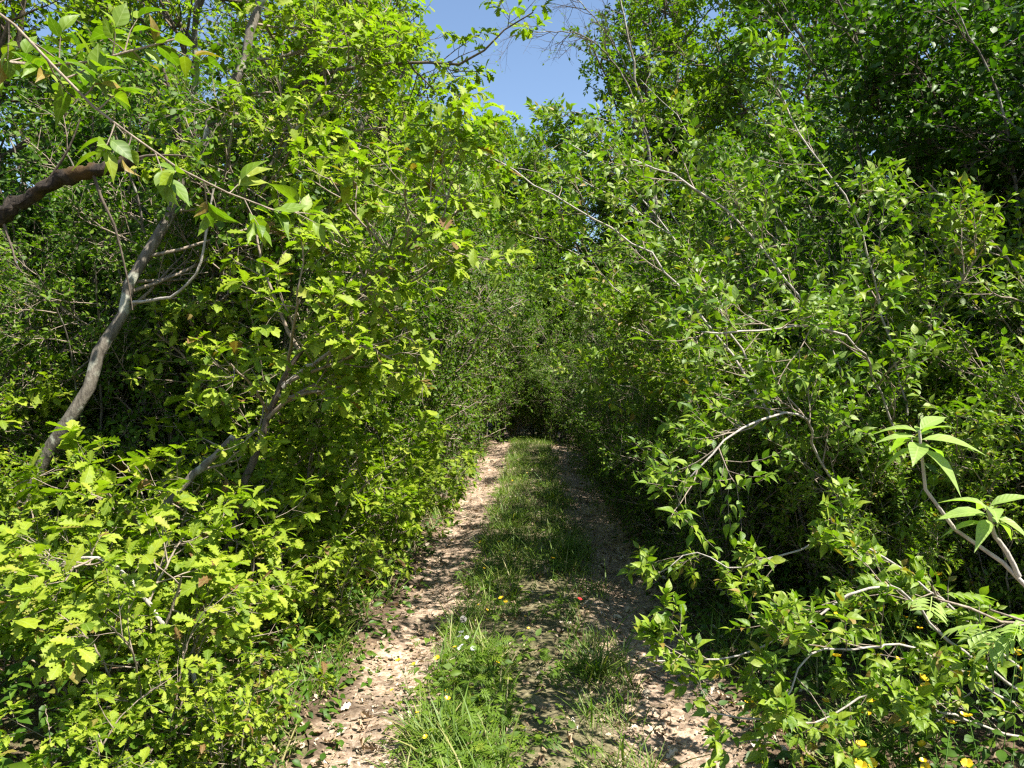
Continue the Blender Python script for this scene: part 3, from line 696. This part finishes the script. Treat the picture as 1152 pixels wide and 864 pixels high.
realise('near_dogwood', b, [([b, np.array([-2.2, 1.7, 1.3]), np.array([-1.75, 1.85, 2.5]), P(0, 15, 1.95), P(62, 82, 1.95), P(112, 128, 1.97), P(165, 172, 2.0), P(242, 212, 2.1), P(300, 232, 2.2), P(350, 240, 2.3)], .0105, .002),
                            ([b, np.array([-2.3, 1.9, 1.2]), np.array([-1.9, 2.1, 2.4]), P(60, 75, 2.2), P(120, 70, 2.25), P(190, 42, 2.3)], .012, .003)],
        [dict(n=26, t=(0.58, 1.0), ang=62, len=0.13, fall=0.3, r=0.0026, pts=4, wander=0.1, trop=0.06, up=.25)], dog_leaf(.07, 6, t0=.35), R_(106),
        'dogwood branch slanting down across the upper left with large smooth leaves', 'shrub', wood=M_TWIG, twig=M_TWIG, trunk='stem')
# dead tree with the rotten limb
b = G(-4.0, 3.6)
dt = empty('dead_tree', b, 'dead tree with a thick dark rotten limb reaching in from the left edge', 'dead tree')
rg = R_(107)
tl = smooth_line([b, b + np.array([.1, 0, 1.5]), b + np.array([.05, .05, 3.0]), b + np.array([.25, 0, 4.6])], 14, .02, rg)
link('trunk', tubes('dead_trunk', [((tl - b)[None], np.linspace(.17, .10, 14)[None], 12)], M_MOSSY), dt)
l0 = tl[7]
ll = smooth_line([l0 + (0, 0, .05), P(-40, 248, 3.7), P(20, 228, 3.68), P(62, 203, 3.65), P(110, 192, 3.6), P(158, 176, 3.6)], 60, .006, rg)
rl = np.linspace(.046, .030, 60) * (1 + .13 * np.convolve(rg.normal(0, .7, 62), np.ones(3) / 3, 'valid')); rl[-1] = .02
lme = tubes('rotten_limb', [((ll - b)[None], rl[None], 14)], M_MOSSY)
co = np.empty(len(lme.vertices) * 3, np.float32); lme.vertices.foreach_get('co', co); lme.vertices.foreach_set('co', co + rg.normal(0, .005, len(co)).astype(np.float32)); lme.update()
lb = link('limb', lme, dt)
sn = grow(ll[[16, 27, 35, 44, 52, 56]], np.array([[.2, 0, -1], [-.3, .2, 1], [.3, 0, -1], [.5, -.2, .7], [.3, .1, -1], [.8, 0, .3]]), np.array([.5, .35, .3, .4, .7, .4]), 6, .16, 0, rg) - b
for q in sn: link('snag', tubes('dead_snag', [(q[None], np.linspace(.009, .003, 6)[None], 5)], M_DTWIG), lb)

# right side: dogwoods arching over the track
b = G(2.3, 4.1)
realise('arching_dogwood', b, [([b, P(905, 520, 4.1), P(815, 390, 4.3), P(740, 295, 4.4), P(690, 262, 4.5), P(600, 204, 4.7), P(508, 145, 5.0)], .010, .004),
                               ([b, P(960, 450, 4.0), P(905, 340, 3.9), P(850, 272, 3.9), P(815, 235, 3.9), P(752, 195, 3.9), P(690, 176, 4.0)], .010, .004),
                               ([b, P(1000, 470, 3.7), P(960, 385, 3.4), P(915, 365, 3.4), P(860, 372, 3.3), P(790, 375, 3.2)], .008, .004),
                               ([b, P(930, 530, 3.6), P(905, 468, 3.3), P(845, 478, 3.1), P(800, 512, 3.0), P(768, 548, 3.0)], .009, .004),
                               ([b, P(1010, 420, 3.9), P(960, 240, 3.8), P(905, 160, 3.9), P(870, 90, 4.0)], .008, .004),
                               ([b, P(880, 480, 4.2), P(800, 330, 4.6), P(720, 220, 5.0), P(640, 160, 5.4)], .008, .004)],
        [dict(DOG_LV[0], n=16, len=.5, t=(.3, 1), r=.004), dict(DOG_LV[1], n=7, r=.0022)], dog_leaf(.05, 10), R_(108), 'dogwood whose pale twigs arch from the right over the middle of the track', 'shrub', wood=M_PALE, twig=M_TWIG, trunk='stem')
b = G(1.95, 5.7)
realise('corridor_dogwood', b, [([b, P(790, 420, 5.7), P(700, 330, 5.6), P(640, 280, 5.5), P(565, 255, 5.4)], .013, .002),
                                ([b, P(800, 330, 5.8), P(720, 240, 5.8), P(650, 200, 5.8), P(545, 185, 5.8)], .014, .002),
                                ([b, P(790, 450, 5.6), P(740, 385, 5.6), P(690, 360, 5.5), P(615, 335, 5.4)], .012, .002),
                                ([b, P(800, 340, 5.8), P(740, 210, 6.0), P(690, 140, 6.1), P(630, 125, 6.2)], .013, .002),
                                ([b, P(850, 340, 5.8), P(800, 200, 6.0), P(760, 130, 6.1), P(720, 90, 6.2)], .013, .002),
                                ([b, P(770, 480, 5.6), P(720, 440, 5.5), P(665, 430, 5.4)], .010, .002)],
        [dict(DOG_LV[0], n=18, len=.6, t=(.25, 1), r=.004), dict(DOG_LV[1], n=8, r=.0022)], dog_leaf(.055, 10, tm=DOGM), R_(128), 'dogwood whose leafy boughs close over the middle of the track behind the pale arching twigs', 'shrub', wood=M_PALE, twig=M_TWIG, trunk='stem')
b = G(2.25, 2.75)
realise('low_dogwood', b, [([b, P(1080, 730, 2.7), P(1000, 660, 2.6), P(930, 685, 2.55), P(880, 718, 2.5), P(820, 740, 2.5), P(780, 740, 2.5), P(735, 745, 2.5)], .008, .0025),
                           ([b, P(1060, 800, 2.6), P(985, 780, 2.5), P(920, 812, 2.45), P(850, 808, 2.4), P(795, 800, 2.4)], .006, .0025),
                           ([b, P(1050, 740, 2.6), P(975, 730, 2.5), P(915, 735, 2.4), P(880, 790, 2.35), P(850, 830, 2.35)], .006, .0025),
                           ([b, P(1040, 660, 2.9), P(940, 610, 3.0), P(830, 640, 3.1), P(785, 620, 3.2), P(735, 650, 3.2)], .007, .0025)],
        [dict(n=18, t=(.3, 1), ang=50, len=.26, fall=.3, r=.0025, pts=5, wander=.12, trop=.06, flat=.7), dict(n=4, t=(.3, 1), ang=42, len=.12, r=.0018, pts=4, wander=.1, trop=.1)], dog_leaf(.044, 10), R_(109),
        'low dogwood with bright leaf sprays reaching left toward the right rut', 'shrub', wood=M_PALE, twig=M_TWIG, trunk='stem')
# ash sapling
b = G(1.75, 1.4)
rg = R_(110)
ash = empty('ash_sapling', b, 'young ash with big bright fingered leaves on a pale twig at the right edge', 'sapling')
st = [smooth_line([b, b + np.array([-.2, .05, .7]), P(1190, 690, 1.6), P(1143, 645, 1.6), P(1080, 600, 1.6), P(1046, 570, 1.6), P(1034, 484, 1.6)], 16, .0009, rg),
      smooth_line([P(1146, 648, 1.6), P(1132, 620, 1.59), P(1118, 600, 1.58), P(1112, 570, 1.57)], 16, .0003, rg)]
link('stem', tubes('ash_stem', [((st[0] - b)[None], np.linspace(.011, .0032, 16)[None], 8)], M_PALE), ash)
link('stem', tubes('ash_side_stem', [((st[1] - b)[None], np.linspace(.006, .004, 16)[None], 7)], M_PALE), ash)
pp = []; dd = []; uu = []; ss = []
for tip, n, s in ((st[0][-1], 11, .105), (st[1][-1], 10, .092)):
    for k in range(n):
        a = k * 2.4 + rg.normal(0, .2)
        pp.append(tip - (0, 0, .004 * k)); dd.append((math.cos(a), math.sin(a), .75 - .10 * k + rg.normal(0, .12))); uu.append((.1, -.35, 1)); ss.append(s * rg.uniform(.8, 1.15))
link('foliage', leaves_mesh('ash_leaves', ASHY, np.array(pp) - b, np.array(dd), np.array(uu), np.array(ss), M_ASH, rg, 1.0, (.6, 1.4)), ash)
b = G(2.35, 2.25)
realise('ash_seedling', b, [([b, b + np.array([-.1, 0, .5]), P(1100, 690, 2.1), P(1045, 660, 2.05)], .007, .003), ([b, b + np.array([-.1, -.1, .6]), P(1150, 700, 2.0), P(1110, 680, 2.0)], .006, .003)],
        [dict(n=3, t=(.55, 1), ang=40, len=.10, r=.003, pts=4, wander=.1, trop=.05)], dict(tm=ASH, mat=M_ASH, mode='pairs', m=3, size=.105, ang=55, t0=.6, nup=1, nj=.2, lift=.05), R_(111), 'small ash seedling with feathered leaves low at the right', 'sapling', wood=M_TWIG, twig=M_TWIG, trunk='stem')
# dry tree against the sky
b = G(2.9, 14.6)
realise('dry_tree', b, [([b, P(745, 300, 14.6), P(722, 120, 14.5), P(705, 40, 14.5), P(690, -60, 14.5)], .06, .012), ([P(728, 150, 14.5), P(700, 85, 14.3), P(660, 42, 14.0), P(618, 36, 13.8), P(575, 40, 13.6)], .022, .005),
                        ([P(722, 110, 14.5), P(690, 50, 14.6), P(655, 5, 14.6), P(620, -20, 14.6)], .018, .005)],
        [dict(n=11, t=(.35, 1), ang=45, len=.9, fall=.4, r=.009, pts=6, wander=.14, trop=.03), dict(n=6, t=(.2, 1), ang=42, len=.5, fall=.3, r=.007, pts=5, wander=.14), dict(n=2, t=(.2, 1), ang=40, len=.25, r=.005, pts=4, wander=.14)],
        dict(tm=TINY, mat=M_MAP, mode='alt', m=2, size=.05, ang=50, keep=.25), R_(112), 'nearly leafless tree with thin grey twigs against the blue sky', 'tree', wood=M_BARK, twig=M_DTWIG)

# ------------------------------------------------------------------ ground layer
def scatter(n, xr, yr, rng, ypow=2.0):
    u = rng.uniform(0, 1, n) ** ypow
    return rng.uniform(*xr, n), yr[0] + (yr[1] - yr[0]) * u
rg = R_(201)
def clumpy(x, y, s, rng, k=60, r=.25):
    cx, cy2 = x[:k], y[:k]
    d = np.min(np.hypot(x[:, None] - cx[None], y[:, None] - cy2[None]), axis=1)
    return d < r * rng.uniform(.3, 1.0, len(x))
# dead leaves
x, y = scatter(52000, (-3.0, 3.2), (1.2, 19), rg, 2.2)
keep = (np.abs(x + .03) > .33) | (rg.uniform(size=len(x)) < .65); keep &= (np.abs(x) < 1.3) | (rg.uniform(size=len(x)) < .6)
x, y = x[keep], y[keep]; n = len(x)
z = gz(x, y) + .022 + rg.uniform(0, .012, n)
a = rg.uniform(0, 6.283, n)
d = np.stack([np.cos(a), np.sin(a), rg.normal(0, .25, n)], -1); up = np.array([0, 0, 1.]) + rg.normal(0, .32, (n, 3))
tag(link('leaf_litter', leaves_mesh('leaf_litter', DEADT, np.stack([x, y, z], -1), d, up, np.clip(.024 * np.exp(rg.normal(0, .5, n)), .008, .075), M_DEAD, rg, 1.0, (.3, 2.0), np.clip(rg.normal(.62, .3, n), 0, 1))), kind='stuff')
# grass
def grass(name, x, y, h, rng, spread=.45):
    n = len(x); a = rng.uniform(0, 6.283, n)
    d = np.stack([np.cos(a) * spread, np.sin(a) * spread, np.ones(n)], -1) * np.array([1, 1, 1]) + rng.normal(0, .15, (n, 3))
    up = np.stack([np.cos(a), np.sin(a), -.2 * np.ones(n)], -1)
    p = np.stack([x, y, gz(x, y) + .01], -1)
    return link(name, leaves_mesh(name, GRSB, p, d, -up, h, M_GRASS, rng, 1.0, (.5, 1.6)))
GRSB = Tm(*[getattr(blade([.04, .3, .55, .8], [.012, .016, .014, .009], .3, .45), k) for k in ('V', 't', 'q', 'uv')])
x, y = scatter(52000, (-.52, .52), (1.4, 18.5), rg, 1.9)
keep = (clumpy(x, y, 1, rg, 170, .22) | ((y > 5) & (np.abs(x + .05) < .42) & (rg.uniform(size=len(x)) < .4))) & ((y > 5.5) | (x < -.1) | ((x > .2) & (rg.uniform(size=len(x)) < .5))) & ((np.abs(x - .02) > .12) | (rg.uniform(size=len(x)) < .45))
x, y = x[keep], y[keep]; h = rg.uniform(.05, .19, len(x)) * (1 + .6 * (rg.uniform(size=len(x)) < .06))
x2, y2 = scatter(9000, (-1, 1), (1.8, 16), rg, 1.6); sx = np.sign(x2); x2 = sx * (1.0 + .5 * np.abs(x2)); kk = clumpy(x2, y2, 1, rg, 90, .28)
x = np.concatenate([x, x2[kk]]); y = np.concatenate([y, y2[kk]]); h = np.concatenate([h, rg.uniform(.08, .28, kk.sum())])
tag(grass('grass', x, y, h, rg), kind='stuff')
# tussocks one can tell apart
TU = [(.33, 3.85, 'grass tussock in front on the middle strip by the right rut'), (.28, 6.3, 'grass tussock halfway along the right side of the strip'), (-.42, 3.1, 'grass tussock at the bottom left of the middle strip'), (.24, 9.2, 'tall pale grass tussock far up the strip'),
      (-.2, 7.6, 'grass tussock far up the left side of the strip'), (-1.2, 4.35, 'grass tussock under the oak saplings by the left rut')]
for x0, y0, lab in TU:
    n = 150; r = np.abs(rg.normal(0, .075, n)); a = rg.uniform(0, 6.283, n)
    o = grass('grass_tussock', x0 + r * np.cos(a), y0 + r * np.sin(a), rg.uniform(.08, .27, n), rg, .5); tag(o, lab, 'grass tussock', 'grass tussocks')
# low leafy cover under the hedges and on the strip
x, y = scatter(42000, (-1, 1), (1.5, 19), rg, 1.8)
sx = np.sign(x); x = sx * (1.0 + 3.2 * np.abs(x) ** 1.2) + rg.normal(0, .12, len(x)); n = len(x)
top = np.clip((np.abs(x) - .9) * .55, .03, .5)
z = gz(x, y) + .02 + rg.uniform(0, 1, n) ** .7 * top
a = rg.uniform(0, 6.283, n); d = np.stack([np.cos(a), np.sin(a), rg.normal(.05, .25, n)], -1); up = np.array([.2, -.2, 1.]) + rg.normal(0, .4, (n, 3))
tag(link('low_leafy_cover', leaves_mesh('low_leafy_cover', DOGM, np.stack([x, y, z], -1), d, up, rg.uniform(.03, .075, n), M_DRK, rg)), kind='stuff')
x, y = scatter(5200, (-.62, .40), (1.8, 17), rg, 1.9); kk = clumpy(x, y, 1, rg, 55, .26) & (x < .25); x, y = x[kk], y[kk]
x3 = rg.normal(-.33, .14, 520); y3 = rg.normal(3.4, .48, 520); x = np.concatenate([x, x3]); y = np.concatenate([y, y3]); n = len(x)
z = gz(x, y) + .015 + rg.uniform(0, .14, n); a = rg.uniform(0, 6.283, n); d = np.stack([np.cos(a), np.sin(a), rg.normal(.2, .25, n)], -1); up = np.array([.1, -.2, 1.]) + rg.normal(0, .3, (n, 3))
h_ = rg.uniform(size=n) < .5
tag(link('strip_herbs', leaves_mesh('strip_herbs', ASHS, np.stack([x, y, z], -1)[h_], d[h_], up[h_], rg.uniform(.03, .07, h_.sum()), M_HERB, rg, 1.3)), kind='stuff')
tag(link('broad_leaved_weeds', leaves_mesh('broad_leaved_weeds', DOGM, np.stack([x, y, z * .8], -1)[~h_], d[~h_], up[~h_], rg.uniform(.025, .07, (~h_).sum()), M_HERB, rg, 1.1)), kind='stuff')
TW = [(-.85, 3.4, .5, .4, 'short pale fallen twig on the left rut near the camera'), (.72, 3.9, 2.2, .35, 'fallen twig lying across the right rut near the camera'), (-.62, 5.2, 1.2, .5, 'fallen twig on the left rut beside the grass strip'), (.8, 6.0, 2.8, .45, 'fallen twig on the shaded right rut halfway along'),
      (-.9, 7.3, .2, .5, 'fallen twig on the left rut far up the track')]
for x0, y0, a0, ln, lab in TW:
    w = grow(np.array([[x0, y0, 0.]]), np.array([[math.cos(a0), math.sin(a0), 0.]]), np.array([ln]), 8, .16, 0, rg); w[..., 2] = gz(w[..., 0], w[..., 1]) + .028
    tag(link('fallen_twig', tubes('fallen_twig', [(w, np.linspace(.006, .003, 8)[None], 6)], M_TWIG)), lab, 'twig', 'fallen twigs on the track')
# flowers
def disc_petals(n, r, w, lift, rng=None, cup=.3):
    V = []; T = []; uv = []
    for k in range(n):
        a = k * 6.283 / n; c, s = math.cos(a), math.sin(a); o = len(V)
        for (u, v) in ((0, 0), (r * .6, -w), (r, -w * .6), (r, w * .6), (r * .6, w)):
            V.append((u * c - v * s, u * s + v * c, lift + cup * u * u / r))
        T += [(o, o + 1, o + 2), (o, o + 2, o + 3), (o, o + 3, o + 4)]
    return np.array(V), np.array(T)
def flower(name, h, petals, mat, label, group, lean=(.02, .01)):
    root = empty(name, (0, 0, 0), label, 'flower', group)
    sp = np.array([[(0, 0, -.02), (lean[0] * .3, 0, h * .5), (lean[0], lean[1], h)]], float)
    link('stem', tubes('flower_stem', [(sp, np.full((1, 3), .0014), 4)], M_STEM), root)
    V, T = petals; link('petals', mesh('flower_petals', V + np.array([lean[0], lean[1], h]), [T], mat), root)
    return root
def ring(proto, spots, rng, labels=None, sr=(.7, 1.3)):
    for i, (x, y) in enumerate(spots):
        o = proto if i == 0 else copy_tree(proto)
        o.location = (x, y, float(gz(x, y)) + .01); o.rotation_euler = (rng.normal(.15, .3), rng.normal(0, .3), rng.uniform(0, 6.28)); s = rng.uniform(*sr); o.scale = (min(s, 1.25), min(s, 1.25), s)
        if labels: o['label'] = labels[i]
yp = disc_petals(5, .012, .0075, 0, cup=.55)
f1 = flower('yellow_flower', .17, yp, M_YEL, 'small yellow flower growing in the grass of the middle strip', 'yellow flowers on the middle strip')
sp = [(P(px, py, 1), px, py) for px, py in [(470, 795), (478, 770), (462, 745), (520, 728), (498, 790), (545, 745), (535, 675), (560, 680), (575, 687), (590, 695), (595, 703), (547, 672), (565, 600), (550, 608), (562, 622), (570, 620), (540, 640), (578, 525), (590, 532), (575, 540), (620, 640), (455, 760), (470, 735), (485, 815), (505, 745)]]
def on_ground(px, py, lift=.17):
    v = P(px, py, 1) - np.array([0, 0, CAM_Z]); k = (lift - CAM_Z) / v[2]; return v[0] * k, v[1] * k
ring(f1, [on_ground(px, py) for _, px, py in sp], rg)
f2 = flower('yellow_flower', .36, disc_petals(5, .0135, .0085, 0, cup=.55), M_YEL, 'small yellow flower in the shade under the right shrubs', 'yellow flowers under the right shrubs', (.03, -.02))
ring(f2, [on_ground(px, py, .36) for px, py in [(1040, 740), (1035, 735), (1000, 725), (985, 775), (990, 780), (945, 785), (918, 700), (885, 760), (920, 770), (1035, 795), (1042, 812), (1030, 820), (1075, 800), (1098, 795), (1070, 830), (1078, 835), (1060, 850), (1100, 832), (1120, 830), (1125, 835), (1135, 832), (1110, 840), (1095, 848), (1130, 780), (1085, 700), (1120, 650), (1150, 680), (1060, 720), (1030, 640), (960, 655), (1070, 655), (950, 603), (1140, 750), (1108, 770), (1012, 850), (1050, 862), (1000, 840), (930, 640), (870, 810), (985, 690)] + [(rg.uniform(930, 1150), rg.uniform(690, 862)) for _ in range(45)]], rg, None, (.8, 1.65))
x0, y0 = on_ground(521, 693, .2)
dand = empty('dandelion_clock', (x0, y0, float(gz(x0, y0))), 'white dandelion seed head on the left edge of the grass strip', 'flower')
link('stem', tubes('dandelion_stem', [(np.array([[(0, 0, -.01), (.004, 0, .1), (0, 0, .2)]], float), np.full((1, 3), .0018), 5)], M_STEM), dand)
q = nrm(rg.normal(0, 1, (150, 3))); pts = np.stack([np.zeros((150, 3)), q * .5, q], 1) * .02 + np.array([0, 0, .2])
link('seed_head', tubes('dandelion_seeds', [(pts, np.repeat(np.array([[.0005, .0007, .003]]), 150, 0), 3)], M_FLUFF), dand)
wp = disc_petals(6, .012, .006, 0, cup=.6)
f3 = flower('white_flower', .12, wp, M_WHI, 'x', 'white flowers on the middle strip')
WS = [(524, 716), (529, 722), (534, 728), (522, 724), (535, 720), (531, 730)]
ring(f3, [on_ground(a, c, .12) for a, c in WS], rg, ['small white flower in the pale group below the dandelion seed head'] * 6)
f4 = flower('red_flower', .06, disc_petals(5, .013, .008, 0), M_RED, 'x', 'red petals on the track')
ring(f4, [on_ground(650, 687, .06), on_ground(651, 698, .06)], rg, ['upper of two small red flowers in the shade near the right rut', 'lower of two small red flowers in the shade near the right rut'])
f5 = flower('blue_flower', .08, disc_petals(4, .011, .007, 0), M_BLU, 'single small blue flower low at the bottom of the middle strip', None)
ring(f5, [on_ground(535, 832, .08)], rg)
